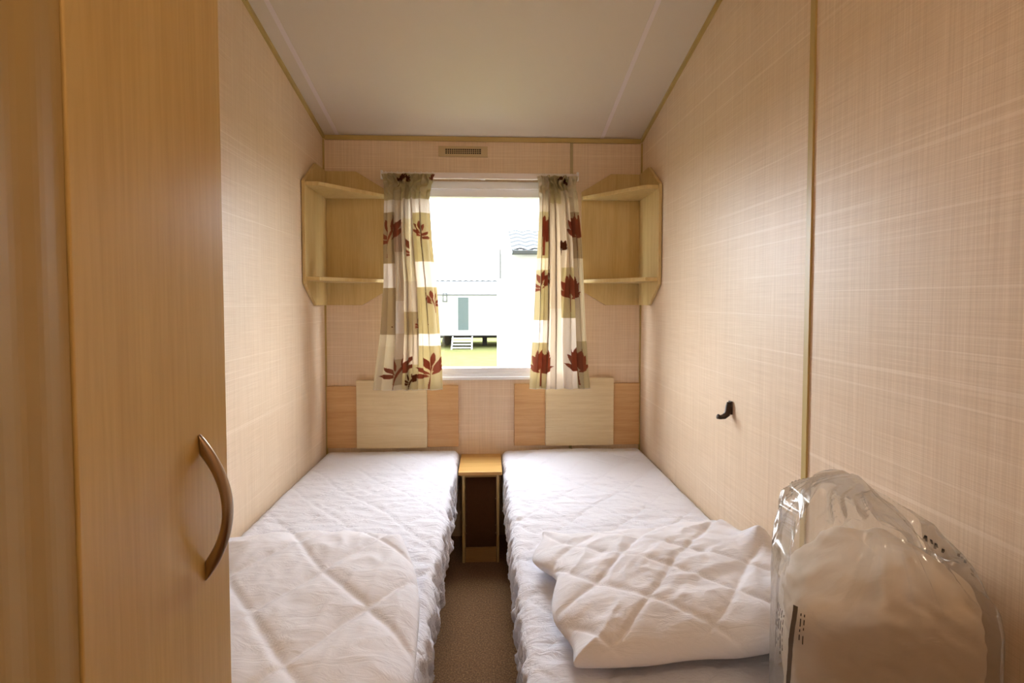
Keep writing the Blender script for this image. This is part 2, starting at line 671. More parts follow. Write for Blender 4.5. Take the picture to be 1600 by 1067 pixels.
def duvet_right(x, y, z, u, v, s, e):
    wx = x + .04 * noise.noise((x * 3, y * 3, 13.3))
    wy = y + .04 * noise.noise((x * 3, y * 3, 18.3)) + z * .5
    if s > 0:
        k = min(1, e * 1.6 + .15)
        q = max(seam(wx * .80 + wy * .85 + .03, .165, .008), seam(wx * .80 - wy * .85 + .01, .165, .008))
        q2 = max(seam(wx * .80 + wy * .85 + .03, .165, .034), seam(wx * .80 - wy * .85 + .01, .165, .034))
        z += k * (-.005 * q - .004 * q2 + .003)
        z += .0065 * (1 - 2 * abs(fbm(x * 7 + 3, y * 10 - x * 5, 15.0, 3))) * e
        z += .008 * fbm(x * 3.5, y * 4, 11.0, 2) * e
    # the fold towards the camera is plump, the far left corner thin and turned up
    z *= 1.0 - .34 * max(0, v) * (1 - .75 * max(0, u)) - .20 * max(0, -u - .3)
    left = max(0, -u - .55) / .45
    y += .022 * noise.noise((x * 6, 4.0, z * 9)) * abs(v) ** 2
    x += .030 * noise.noise((5.0, y * 9, z * 14)) * left + .018 * left * math.sin(y * 26 + 1.0)
    z += .022 * max(0, v - .6) / .4 * left * (1 if s > 0 else .6)
    # a corner standing against the wall
    r2 = ((x - .285) / .04) ** 2 + ((y - .05) / .05) ** 2
    if s > 0:
        z += .060 * math.exp(-r2)
    return x, y, z


o = puff('rolled_duvet', .470, 1.215, .318, .272, .477, .108, .10, duvet_right, M['duvet'], 150, 120, 4, R(4), .42)
tag(o, 'plump white quilted duvet folded thick across the right bed, next to the clear plastic bag', 'duvet', None)

# ------------------------------------------------------------------ bedside unit between the beds
NX0, NX1, NY = -.118, .056, 2.262
t = empty('bedside_unit', ((NX0 + NX1) / 2, 2.39, 0), 'narrow maple bedside unit with dark open front between the two beds', 'bedside unit')
obj('top', bx(-.136, .070, NY - .008, D - .001, .421, .437), M['maple_top'], t, bevel=.0015)
obj('top_rail', bx(NX0 + .012, NX1 - .012, NY + .003, NY + .014, .409, .421), M['kick'], t)
obj('side_panel', bx(NX0, NX0 + .012, NY, D - .002, 0, .421), M['maple'], t, bevel=.001)
obj('side_panel', bx(NX1 - .012, NX1, NY, D - .002, 0, .421), M['maple'], t, bevel=.001)
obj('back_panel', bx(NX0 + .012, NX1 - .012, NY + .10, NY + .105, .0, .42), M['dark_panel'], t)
obj('kick_board', bx(NX0 + .014, NX1 - .014, NY + .006, NY + .018, 0, .068), M['kick'], t, bevel=.001)
for x in (NX0 + .013, NX1 - .013):
    for z in (.128, .166, .295):
        s = 1 if x < -.03 else -1
        obj('shelf_peg', cyl(bmesh.new(), (x - s * .001, NY + .03, z), (x + s * .005, NY + .03, z), .0025, 8), M['screw'], t)


# ------------------------------------------------------------------ headboards
def headboard(x0, x1, px0, px1, z0, z1, pz0, pz1, label):
    t = empty('headboard', ((x0 + x1) / 2, D, z0), label, 'headboard')
    obj('oak_board', bx(x0, x1, D - .015, D - .001, z0, z1), M['oak_h'], t, bevel=.0015)
    obj('centre_panel', bx(px0, px1, D - .033, D - .0155, pz0, pz1), M['maple_h'], t, bevel=.0018)
    return t


headboard(XL + .008, -.149, -.668, -.310, .480, .800, .480, .832, 'oak headboard with a pale centre panel above the left bed')
headboard(.141, XR - .008, .303, .660, .481, .806, .484, .838, 'oak headboard with a pale centre panel above the right bed')


# ------------------------------------------------------------------ corner shelves
def corner_shelf(sx, xw, label, wd, dp):
    """sx=+1: stands off the left wall; -1: off the right wall"""
    X = lambda d: xw + sx * d
    t = empty('corner_shelf', (xw, D, 1.215), label, 'shelf')
    side = [(D - .001, 1.216), (D - .17, 1.216), (D - dp, 1.315), (D - dp, 1.775), (D - .15, 1.893), (D - .001, 1.893)]
    bm = prism(side, 0, min(X(.001), X(.016)), max(X(.001), X(.016)))
    obj('side_panel', bm, M['maple'], t, bevel=.0015)
    back = [(X(.016), 1.216), (X(.19), 1.216), (X(wd), 1.292), (X(wd), 1.80), (X(.165), 1.893), (X(.016), 1.893)]
    obj('back_panel', prism(back, 1, D - .016, D - .001), M['maple'], t, bevel=.0015)
    for z in (1.338, 1.764):
        p = [(X(.016), D - .016), (X(wd - .002), D - .016), (X(wd - .002), D - .045), (X(.075), D - dp + .006), (X(.016), D - dp + .006)]
        obj('shelf', prism(p, 2, z - .009, z + .009), M['maple'], t, bevel=.0025, seg=2)
    return t


corner_shelf(1, XL + .0015, 'two-tier maple corner shelf above the left bed, on the left wall', .318, .305)
corner_shelf(-1, XR - .0015, 'two-tier maple corner shelf above the right bed, on the right wall', .318, .305)

# ------------------------------------------------------------------ vent
t = empty('air_vent', (-.122, D, 2.0), 'small beige air vent with a grid of square holes above the window', 'vent')
vx0, vx1, vz0, vz1 = -.247, .004, 1.975, 2.028
gx0, gx1, gz0, gz1 = -.212, -.030, 1.989, 2.015
bm = bx(vx0, vx1, D - .009, D - .001, vz0, gz0)
bx(vx0, vx1, D - .009, D - .001, gz1, vz1, bm)
bx(vx0, gx0, D - .009, D - .001, gz0, gz1, bm)
bx(gx1, vx1, D - .009, D - .001, gz0, gz1, bm)
obj('vent_plate', bm, M['vent'], t)
bm = bmesh.new()
nx, nz = 17, 3
for i in range(1, nx):
    x = gx0 + (gx1 - gx0) * i / nx
    bx(x - .0016, x + .0016, D - .008, D - .004, gz0, gz1, bm)
for i in range(1, nz):
    z = gz0 + (gz1 - gz0) * i / nz
    bx(gx0, gx1, D - .0078, D - .0042, z - .0012, z + .0012, bm)
obj('grille', bm, M['vent'], t)
obj('vent_backing', bx(gx0, gx1, D - .003, D - .001, gz0, gz1), M['hole'], t)

# ------------------------------------------------------------------ coat hook on the right wall
t = empty('coat_hook', (XR, 1.567, .86), 'small dark metal coat hook on the right wall above the bed', 'hook')


def tube(pts, radii, n=12, bm=None):
    bm = bm or bmesh.new()
    pts = [Vector(p) for p in pts]
    rings = []
    for i, p in enumerate(pts):
        d = (pts[min(i + 1, len(pts) - 1)] - pts[max(i - 1, 0)]).normalized()
        ref = Vector((0, 1, 0)) if abs(d.y) < .9 else Vector((1, 0, 0))
        u = d.cross(ref).normalized()
        v = d.cross(u)
        rings.append([bm.verts.new(p + (u * math.cos(2 * math.pi * k / n) + v * math.sin(2 * math.pi * k / n)) * radii[i]) for k in range(n)])
    for a, b in zip(rings, rings[1:]):
        for k in range(n):
            bm.faces.new((a[k], a[(k + 1) % n], b[(k + 1) % n], b[k]))
    bm.faces.new(rings[0])
    bm.faces.new(rings[-1][::-1])
    return bm


hk = [(XR - .010, 1.567, .902), (XR - .011, 1.567, .890), (XR - .012, 1.567, .874), (XR - .016, 1.567, .862), (XR - .026, 1.567, .854), (XR - .038, 1.567, .852), (XR - .047, 1.567, .855)]
obj('hook_arm', tube(hk, [.006, .009, .010, .010, .009, .007, .0085]), M['hook'], t, smooth=True)
obj('back_plate', bx(XR - .008, XR - .0005, 1.558, 1.576, .862, .906), M['hook'], t, bevel=.002)

# ------------------------------------------------------------------ wardrobe on the left
t = empty('wardrobe', (-.59, .35, 0), 'tall maple wardrobe with a bow handle filling the left foreground', 'wardrobe')
obj('carcass', bx(XL + .002, -.372, .4262, .660, 0, 2.50), M['maple_door'], t)
dr = obj('door', bx(-.370, -.350, .4262, .664, .06, 2.44), M['maple_door'], t, bevel=.0016, seg=3)
# bow handle: crescent whose pointed ends meet the door
bm = bmesh.new()
n, k = 48, 16
rings = []
hz, hl = .981, .092
for i in range(n + 1):
    s = -1 + 2 * i / n
    outer = .0345 * (1 - s * s) ** .92 + .0015
    inner = max(0.0, .0245 * (1 - (s / .74) ** 2))
    inner = min(inner, outer - .0012)
    hw = .0022 + .0062 * (1 - abs(s)) ** .5
    c0, rr = (outer + inner) / 2, (outer - inner) / 2
    ring = []
    for j in range(k):
        a = 2 * math.pi * j / k
        ring.append(bm.verts.new((-.350 + c0 + rr * math.cos(a), .605 + hw * math.sin(a) - .004 * s, hz + hl * s)))
    rings.append(ring)
for a, b in zip(rings, rings[1:]):
    for j in range(k):
        bm.faces.new((a[j], a[(j + 1) % k], b[(j + 1) % k], b[j]))
bm.faces.new(rings[0])
bm.faces.new(rings[-1][::-1])
h = obj('bow_handle', bm, M['metal'], dr, smooth=True)
h['label'] = 'brushed bronze bow handle'
# the door surround nearer the camera
sp = [(-.400, .10), (-.3525, .10)]
for k in range(25):
    y = .30 + .12 * k / 24
    sp.append((-.3525 + .0016 * math.sin((y - .30) / .12 * math.pi * 3) ** 2, y))
sp += [(-.3525, .4252), (-.400, .4252)]
bm = prism(sp, 2, 0, 2.50)
tr = struct('trim_10', bm, M['frame_strip'])
struct('wall_inner', bx(XL, -.40, 0.10, .4240, 0, 2.50), M['paper'])

# ------------------------------------------------------------------ curtain track
t = empty('curtain_track', (-.03, D, 1.87), 'white curtain track across the top of the window', 'curtain track')
obj('rail', bx(-.522, .458, D - .055, D - .040, 1.852, 1.882), M['white_rail'], t, bevel=.002)
for x in (-.50, -.02, .44):
    obj('bracket', bx(x - .012, x + .012, D - .040, D - .0005, 1.858, 1.876), M['white_rail'], t, bevel=.001)
obj('end_stop', bx(-.530, -.520, D - .058, D - .037, 1.848, 1.890), M['white_pvc'], t, bevel=.001)
obj('end_stop', bx(.456, .466, D - .058, D - .037, 1.848, 1.890), M['white_pvc'], t, bevel=.001)

# ------------------------------------------------------------------ curtains
CREAM = np.array(lin(236, 226, 204)[:3])
TAN = np.array(lin(208, 194, 158)[:3])
TAN2 = np.array(lin(198, 180, 148)[:3])
WHITE = np.array(lin(240, 232, 222)[:3])
PINK = np.array(lin(226, 213, 194)[:3])
STR = np.array(lin(208, 184, 160)[:3])
RUST = np.array(lin(154, 94, 72)[:3])
BROWN = np.array(lin(104, 62, 40)[:3])
# leaf sprig, unit height (y up, stem foot at 0,0): (base x, base y, angle from up, length, width)
SPRIG_A = [(.10, .62, 8, .42, .13), (.14, .52, 32, .50, .15), (.12, .42, 48, .46, .14), (.02, .52, -22, .42, .13),
           (.02, .42, -62, .44, .12), (.00, .36, -88, .46, .14), (-.02, .40, -105, .28, .10)]
SPRIG_B = [(.0, .44, 0, .56, .20), (-.02, .46, -17, .52, .19), (.04, .44, 17, .54, .20), (.05, .40, 34, .46, .19),
           (-.03, .36, -56, .38, .15), (.03, .34, 60, .38, .14), (-.04, .42, -31, .46, .17)]


def sprig(cc, X, Y, fx, fy, h, kind, col, lean=0.0, mirror=1, clip=None):
    """paint a leaf sprig: foot at fx,fy, height h (all in cloth units, y up)"""
    x = (X - fx) / h * mirror * 1.28 - lean * (Y - fy) / h
    y = (Y - fy) / h
    mask = (np.abs(x - .10 * (y / .6) ** 2 * (1 if kind == 'A' else 0)) < .016 + .012 * (y / .6)) & (y > 0) & (y < .64)
    for (bx_, by_, ang, L, W) in (SPRIG_A if kind == 'A' else SPRIG_B):
        a = math.radians(ang)
        dx, dy = math.sin(a), math.cos(a)
        tt = ((x - bx_) * dx + (y - by_) * dy) / L
        nn = (x - bx_) * dy - (y - by_) * dx
        ok = (tt > 0) & (tt < 1)
        lens = W * .47 * np.sin(np.pi * np.clip(tt, 0, 1)) ** .85
        mask |= ok & (np.abs(nn) < lens)
    if clip:
        mask &= (X / .262 >= clip[0]) & (X / .262 < clip[1])
    cc[mask] = col


def curtain(rows, cols, sprigs, folds, label, seed, yb=D - .056):
    """rows: (z, xleft, xright) down the cloth; cols: [(u0,u1,[(ztop,zbot,colour)...])]"""
    NU, NV = 230, 520
    z1, z0 = rows[0][0], rows[-1][0]
    zz = np.linspace(z1, z0, NV)
    rz = np.array([r[0] for r in rows])[::-1]
    xl = np.interp(zz, rz, np.array([r[1] for r in rows])[::-1])
    xr = np.interp(zz, rz, np.array([r[2] for r in rows])[::-1])
    u = np.linspace(0, 1, NU)
    U, Z = np.meshgrid(u, zz)
    Xl = xl[:, None] + (xr - xl)[:, None] * U
    # folds: sum of ridges (centre, half width, height), softer near the hem and pinched at the heading
    F = np.zeros_like(U)
    gath = np.clip((z1 - Z) / .10, 0, 1)
    drift = .010 * np.sin(Z * 3.0 + seed)
    for (c, wd, hh) in folds:
        cu = c + drift + .015 * np.sin(Z * 5 + c * 20)
        F += hh * np.exp(-((U - cu) / wd) ** 2) * (.55 + .45 * gath)
    F += .0035 * np.sin(U * 46 + 2 * np.sin(Z * 4)) * (1 - .5 * gath)
    # crumpled pinch pleats at the top
    top = np.clip(1 - (z1 - Z) / .13, 0, 1)
    F += top * .017 * np.sin(U * 2 * np.pi * 7 + 3 * np.sin(Z * 60 + U * 9)) * np.clip((z1 - Z) / .02, .3, 1)
    Yb = yb - .016 - F - .004
    shift = -.006 * np.gradient(F, axis=1) / np.gradient(U, axis=1) * .12
    # S-shaped pleats: the cloth doubles back on itself, so light comes through in bands
    wd_ = (xr - xl)[:, None]
    K_ = len(folds) - 1
    ph = 2 * np.pi * (K_ * U + .22 * np.sin(U * 9 + seed) + .10 * np.sin(Z * 3.5 + seed * 2))
    amp = (.35 + .65 * gath) * (1 - .45 * np.clip((1.15 - Z) / .35, 0, 1))
    env = np.clip(np.minimum(U, 1 - U) / .10, 0, 1) * (.55 + .45 * np.sin(U * 17 + seed) ** 2)
    Yb = Yb + .004 - (.016 * np.sin(ph) + .016) * amp * env
    Xp = Xl + shift + .0095 * np.sin(2 * ph) * amp * env * wd_ / .26
    # colour
    W = .262
    CX, CY = U * W, Z
    cc = np.zeros(U.shape + (3,))
    cc[:] = CREAM
    for (u0, u1, bands) in cols:
        for (za, zb, col) in bands:
            mk = (U >= u0) & (U < u1) & (Z <= za) & (Z > zb)
            cc[mk] = col
            if col is STR:
                mk2 = mk & (np.sin(U * W * 2 * np.pi / .006) > .3)
                cc[mk2] = STR * .85
    for (su, sz, h, kind, col, lean, mir, *cl) in sprigs:
        sprig(cc, CX, CY, su * W, sz, h, kind, col, lean, mir, cl[0] if cl else None)
    hem = Z < z0 + .006
    cc[hem] = cc[hem] * .5 + WHITE * .5
    verts = np.stack([Xp, Yb, Z], -1).reshape(-1, 3)
    me = bpy.data.meshes.new('curtain')
    idx = np.arange(NU * NV).reshape(NV, NU)
    fa = np.stack([idx[:-1, :-1], idx[1:, :-1], idx[1:, 1:], idx[:-1, 1:]], -1).reshape(-1, 4)
    me.from_pydata(verts.tolist(), [], fa.tolist())
    ca = me.color_attributes.new('pattern', 'FLOAT_COLOR', 'POINT')
    buf = np.ones((NU * NV, 4), dtype=np.float32)
    buf[:, :3] = cc.reshape(-1, 3)
    ca.data.foreach_set('color', buf.ravel())
    me.update()
    t = empty('curtain', ((xl[0] + xr[0]) / 2, yb, z0), label, 'curtain', 'leaf print curtains')
    o = link('printed_cloth', me, M['curtain'], t, True)
    so = o.modifiers.new('cloth_thickness', 'SOLIDIFY')
    so.thickness = .0012
    # heading tabs standing above the rail
    a, b = xl[0], xr[0]
    nt = 9
    for i in range(nt):
        x = a + .02 + (b - a - .03) * i / (nt - 1)
        obj('curtain_hook', bx(x - .003, x + .003, yb - .014, yb - .009, z1 - .012, z1 + .014), M['white_rail'], t)
    return t


# rows of the left curtain: z, left x, right x (metres)
def zy(py):
    return 1.235 - (py - 471) * 2.465 / 760 * 1.0


def xp(px):
    return (px - 761) * 2.465 / 760


L = lambda *r: [(zy(a), xp(b), xp(c)) for a, b, c in r]
curtain(
    L((276, 600, 681), (292, 604, 676), (312, 604, 673), (380, 602, 677), (440, 602, 683), (520, 596, 688), (575, 588, 691), (608, 584, 692)),
    [(0, .27, [(zy(276), zy(317), TAN), (zy(317), zy(336), WHITE), (zy(336), zy(413), TAN2), (zy(413), zy(450), WHITE), (zy(450), zy(522), TAN2), (zy(522), zy(540), CREAM), (zy(540), zy(612), CREAM * .8 + TAN * .2)]),
     (.27, .42, [(zy(276), zy(317), TAN), (zy(317), zy(350), PINK), (zy(350), zy(395), STR), (zy(395), zy(470), PINK), (zy(470), zy(520), WHITE), (zy(520), zy(560), PINK), (zy(560), zy(600), TAN2), (zy(600), zy(612), CREAM)]),
     (.42, .64, [(zy(276), zy(315), TAN), (zy(315), zy(345), WHITE), (zy(345), zy(440), CREAM), (zy(440), zy(487), PINK), (zy(487), zy(522), TAN2), (zy(522), zy(568), PINK), (zy(568), zy(612), TAN)]),
     (.64, 1.01, [(zy(276), zy(315), TAN), (zy(315), zy(336), WHITE), (zy(336), zy(410), TAN), (zy(410), zy(449), WHITE), (zy(449), zy(521), TAN), (zy(521), zy(539), WHITE), (zy(539), zy(612), TAN)])],
    [(.07, zy(404), .205, 'A', RUST, .10, 1), (.53, zy(418), .16, 'A', RUST, 0, 1, (.47, .56)), (.80, zy(388), .125, 'A', RUST, 0, -1),
     (.93, zy(489), .11, 'A', RUST, 0, -1), (.65, zy(520), .085, 'A', RUST, 0, 1, (.60, .66)),
     (.30, zy(607), .178, 'A', RUST, .08, 1), (.79, zy(607), .180, 'A', RUST, .04, 1), (.52, zy(609), .095, 'A', BROWN, 0, 1, (.46, .62)),
     (.30, zy(296), .07, 'B', BROWN, .6, 1), (.55, zy(295), .06, 'B', BROWN, -.4, 1), (.93, zy(290), .05, 'B', RUST, .5, 1),
     (.20, zy(512), .010, 'B', BROWN, 0, 1), (.80, zy(508), .010, 'B', BROWN, 0, 1)],
    [(.16, .10, .016), (.34, .035, .020), (.47, .030, .026), (.60, .028, .024), (.72, .050, .014), (.88, .08, .018)],
    'leaf-print patchwork curtain bunched at the left of the window', 1.0)
curtain(
    L((277, 839, 903), (290, 841, 899), (312, 842, 902), (380, 840, 909), (440, 837, 912), (520, 833, 916), (575, 829, 920), (608, 827, 923)),
    [(0, .27, [(zy(276), zy(333), PINK), (zy(333), zy(404), TAN), (zy(404), zy(422), CREAM), (zy(422), zy(500), TAN), (zy(500), zy(535), WHITE), (zy(535), zy(612), TAN)]),
     (.27, .56, [(zy(276), zy(320), TAN), (zy(320), zy(482), PINK), (zy(482), zy(612), PINK * .5 + WHITE * .5)]),
     (.56, .78, [(zy(276), zy(300), TAN), (zy(300), zy(418), PINK), (zy(418), zy(497), TAN), (zy(497), zy(612), WHITE)]),
     (.78, 1.01, [(zy(276), zy(333), CREAM), (zy(333), zy(404), TAN2), (zy(404), zy(533), CREAM), (zy(533), zy(612), TAN)])],
    [(.13, zy(400), .20, 'B', RUST, 0, 1, (.10, .25)), (.08, zy(470), .15, 'A', RUST, 0, 1), (.17, zy(604), .195, 'B', RUST, .02, 1),
     (.72, zy(487), .190, 'B', RUST, -.02, 1), (.86, zy(393), .19, 'B', RUST, 0, 1), (.84, zy(602), .195, 'B', RUST, -.10, 1),
     (.55, zy(400), .08, 'B', BROWN, 0, 1), (.5, zy(290), .05, 'B', BROWN, .8, 1), (.72, zy(298), .055, 'B', BROWN, -.3, 1), (.06, zy(391), .010, 'B', BROWN, 0, 1)],
    [(.10, .07, .014), (.27, .035, .024), (.45, .09, .012), (.60, .018, -.018), (.68, .045, .022), (.90, .09, .014)],
    'leaf-print patchwork curtain bunched at the right of the window', 4.0)

# ------------------------------------------------------------------ bagged bedding on the right bed
A_, B_, D_, C_ = Vector((.462, .725)), Vector((.752, .640)), Vector((.790, .880)), Vector((.560, .915))
ZBED = .477


def quad_ring(off, n=160, rr=.06):
    """points round the bag's footprint, starting at the far left corner, through near left, near right, far right"""
    cs = [C_, A_, B_, D_]
    cen = sum(cs, Vector((0, 0))) / 4
    pts = []
    for i in range(4):
        p, q, r_ = cs[i - 1], cs[i], cs[(i + 1) % 4]
        a = q + (p - q).normalized() * rr
        b = q + (r_ - q).normalized() * rr
        for k in range(9):
            tt = k / 8
            pts.append((a * (1 - tt) ** 2 + q * 2 * tt * (1 - tt) + b * tt ** 2))
    # resample
    pts.append(pts[0])
    ls = [0]
    for a, b in zip(pts, pts[1:]):
        ls.append(ls[-1] + (b - a).length)
    out = []
    for i in range(n):
        s_ = ls[-1] * i / n
        j = max(k for k in range(len(ls)) if ls[k] <= s_ + 1e-12)
        j = min(j, len(pts) - 2)
        f = (s_ - ls[j]) / max(1e-9, ls[j + 1] - ls[j])
        p = pts[j].lerp(pts[j + 1], f)
        out.append(p + (p - cen).normalized() * off)
    return out, cen


def loft(rings, cap0=True, cap1=True):
    n = len(rings[0])
    verts = [tuple(p) for r_ in rings for p in r_]
    faces = []
    for i in range(len(rings) - 1):
        for k in range(n):
            faces.append((i * n + k, i * n + (k + 1) % n, (i + 1) * n + (k + 1) % n, (i + 1) * n + k))
    if cap0:
        faces.append(tuple(range(n))[::-1])
    if cap1:
        o_ = (len(rings) - 1) * n
        faces.append(tuple(range(o_, o_ + n)))
    me = bpy.data.meshes.new('loft')
    me.from_pydata(verts, [], faces)
    return me


# the bedding inside
base, cen = quad_ring(-.009)
rings = []
NL = 60
for i in range(NL + 1):
    s_ = i / NL
    if s_ < .72:
        k = s_ / .72
        sc = .93 + .07 * math.sin(math.pi * min(1, k * 1.15) * .5)
        z = ZBED + .005 + k * .235
    else:
        k = (s_ - .72) / .28
        sc = math.cos(k * math.pi / 2) ** .55
        z = ZBED + .237 + .055 * math.sin(k * math.pi / 2)
        sc = max(sc, .004)
    ring = []
    for p in base:
        q = cen + (p - cen) * sc
        zz_ = z
        d = -.005 + .008 * fbm(q.x * 9, q.y * 9, zz_ * 16, 3) + .004 * (1 - 2 * abs(fbm(q.x * 7, q.y * 7, zz_ * 30 + q.x * 20, 2)))
        if s_ >= .72:
            zz_ += d * 1.3 * min(1, (s_ - .72) / .08)
        q = q + (p - cen).normalized() * max(-.012, min(-.001, d)) * min(1, sc * 1.2)
        tx = min(1, max(0, (q.x - .52) / .13))
        zz_ += s_ * .068 * tx * tx * (3 - 2 * tx)
        if s_ > .5:
            zz_ = min(zz_, float(np.interp(q.x, [.46, .60, .70, .745, .77, .79], [.765, .885, .850, .815, .77, .725])))
        ring.append((min(q.x, XR - .012), q.y, zz_))
    rings.append(ring)
o = link('bagged_pillow', loft(rings), M['pillow'], None, True)
tag(o, 'thick ivory pillow packed inside the clear plastic bag', 'pillow')

# the plastic bag
t = empty('plastic_bag', (.64, .80, ZBED), 'clear crinkled plastic bag with printed edge around the ivory pillow, on the right bed', 'plastic bag')
base, cen = quad_ring(.004)
ridge = [(.545, .880), (.558, .905), (.585, .922), (.625, .932), (.655, .928), (.680, .905), (.712, .885), (.745, .850), (.770, .800), (.785, .760)]
rx = np.array([p[0] for p in ridge])
rzv = np.array([p[1] for p in ridge])


def ridge_pt(p):
    # fraction across the bag, seen along its front
    f = (p.x - .47) / (.785 - .47)
    f = max(0, min(1, f))
    x = rx[0] + f * (rx[-1] - rx[0])
    return Vector((x, .835 - .03 * f, float(np.interp(x, rx, rzv))))


rings = []
NL = 110
for i in range(NL + 1):
    s_ = i / NL
    ring = []
    for p in base:
        ztop = .762 + .02 * max(0, (p.x - .6)) / .15 + (.02 if p.y > .85 else 0)
        if s_ < .55:
            k = s_ / .55
            q = Vector((p.x, p.y, ZBED + .001 + (ztop - ZBED) * k))
            amp = .35 + .65 * k
        else:
            k = (s_ - .55) / .45
            a = Vector((p.x, p.y, ztop))
            b = ridge_pt(p)
            q = a.lerp(b, k)
            back = 1 if p.y > .84 else 0
            bul = math.sin(k * math.pi)
            q.z += .018 * bul
            q.y += .032 * bul * (1 if p.y > .83 else -.6)
            amp = 1.0
        nrm = Vector(((p - cen).x, (p - cen).y, .25)).normalized()
        n1_ = noise.noise((q.x * 11, q.y * 11, q.z * 11 + 4))
        n2_ = noise.noise((q.x * 26 + 7, q.y * 26, q.z * 20))
        d = amp * (.012 * (.35 - abs(n1_)) + .003 * (.3 - abs(n2_)))
        if s_ > .45:
            # long creases fanning out of the knot of the bag
            vx, vz = q.x - .655, q.z - .935
            rr_ = math.hypot(vx, vz)
            th_ = math.atan2(vz, vx)
            sd_ = 3.0 if p.y > .83 else 9.0
            cr_ = noise.noise((th_ * 3.4, sd_, rr_ * 2.0))
            cr2 = noise.noise((th_ * 8.0, sd_ + 5, rr_ * 5.0))
            d += min(1, (s_ - .45) / .15) * min(1, rr_ / .11) * (.044 * (.22 - abs(cr_)) + .014 * (.2 - abs(cr2)))
        if p.y < .83 and q.z > .62:
            # gathered pleats hanging down the front below the knot
            f_ = min(1, (q.z - .62) / .12) * min(1, (s_ < 2) * max(0, (.90 - q.z) / .06))
            for xo, ww, hh in ((.622, .013, .007), (.650, .011, .011), (.682, .014, .007)):
                xx_ = xo + (.92 - q.z) * (xo - .625) * 1.2
                d += f_ * hh * math.exp(-((q.x - xx_) / ww) ** 2)
        lo_ = max(0.0, min(1.0, (.62 - s_) / .14))
        d = d * (1 - lo_) + max(.003, d * .6 + .006) * lo_
        d = max(d, -.007)
        q = q + nrm * d
        q.x = min(q.x, XR - .004)
        if i == 0:
            q.z = ZBED + .001
        ring.append(tuple(q))
    rings.append(ring)
bag_rings = rings
o = link('clear_sheet', loft(rings, False, False), M['poly'], t, True)

# printing on the bag: a grey bar down the near-left edge, blocks of fine print beside it
N_ = len(base)


def bag_at(a, s_, off=.0025):
    """point on the bag: a = ring index (float), s_ = height fraction"""
    i0 = int(a) % N_
    r0 = bag_rings[int(s_ * NL)][i0]
    r1 = bag_rings[int(s_ * NL)][(i0 + 1) % N_]
    p = Vector(r0).lerp(Vector(r1), a - int(a))
    d = Vector((base[i0].x - cen.x, base[i0].y - cen.y, 0)).normalized()
    return p + d * off


# ring index of the near left corner
ia = min(range(N_), key=lambda i: (base[i] - A_).length)


def strip(a0, a1, s0, s1, bm, steps=14, off=.0025):
    L_, R_ = [], []
    for i in range(steps + 1):
        s_ = s0 + (s1 - s0) * i / steps
        L_.append(bm.verts.new(bag_at(a0, s_, off)))
        R_.append(bm.verts.new(bag_at(a1, s_, off)))
    for i in range(steps):
        bm.faces.new((L_[i], R_[i], R_[i + 1], L_[i + 1]))


bm = bmesh.new()
for k_ in range(40):
    f0, f1 = k_ / 40, (k_ + 1) / 40
    a0 = ia - 1.6 + 2.0 * f0
    strip(a0, a0 + 1.15, .02 + .525 * f0, .02 + .525 * f1 + .001, bm, 1, .003)
bmesh.ops.remove_doubles(bm, verts=bm.verts, dist=.0008)
obj('printed_bar', bm, M['bar'], t)
bm = bmesh.new()
for line in range(5):
    a0 = ia - 5.6 + line * .85
    s_ = .515 - line * .004
    while s_ > .36 + .02 * ((line * 7) % 3):
        ln = random.uniform(.006, .016)
        strip(a0 + random.uniform(0, .1), a0 + random.uniform(.2, .34), s_ - ln, s_, bm, 2, .0028)
        s_ -= ln + .004
obj('fine_print', bm, M['ink'], t)
bm = bmesh.new()
for line in range(2):
    a0 = ia + 2.2 + line * .8
    s_ = .535
    while s_ > .44:
        ln = random.uniform(.008, .02)
        strip(a0, a0 + .24, s_ - ln, s_, bm, 2, .0028)
        s_ -= ln + .008
obj('fine_print', bm, M['ink'], t)
bm = bmesh.new()
for line, (w_, s1) in enumerate(((1.3, .22), (.5, .20), (.35, .19))):
    a0 = ia - 6.5 + line * 2.0
    s_ = s1
    while s_ > .03:
        ln = random.uniform(.006, .012)
        strip(a0, a0 + w_ * random.uniform(.5, 1), s_ - ln, s_, bm, 2, .0028)
        s_ -= ln + .006
obj('fine_print', bm, M['ink'], t)

# creased dark lettering on the shoulder of the bag near the wall
bm = bmesh.new()


def near_pt(P):
    best = None
    for li, r_ in enumerate(bag_rings):
        for k_, p_ in enumerate(r_):
            d_ = (Vector(p_) - P).length
            if best is None or d_ < best[0]:
                best = (d_, li, k_)
    return Vector(bag_rings[best[1]][best[2]])


for k_ in range(13):
    f = k_ / 12
    if k_ == 7:
        obj('printed_lettering', bm, M['ink'], t)
        bm = bmesh.new()
        continue
    P = near_pt(Vector((.700 + .062 * f, .755 - .02 * f, .845 - .045 * f)))
    P = P + Vector((-.3, -.8, .5)).normalized() * .004
    h_ = random.uniform(.005, .010) * (1 if f < .5 else .7)
    tl_ = random.uniform(-.003, .003)
    a, b, c, d = P, P + Vector((.0045, 0, -.002)), P + Vector((.0045 + tl_, 0, -.002 - h_)), P + Vector((tl_, 0, -h_))
    bm.faces.new([bm.verts.new(q) for q in (a, b, c, d)])
obj('printed_lettering', bm, M['ink'], t)

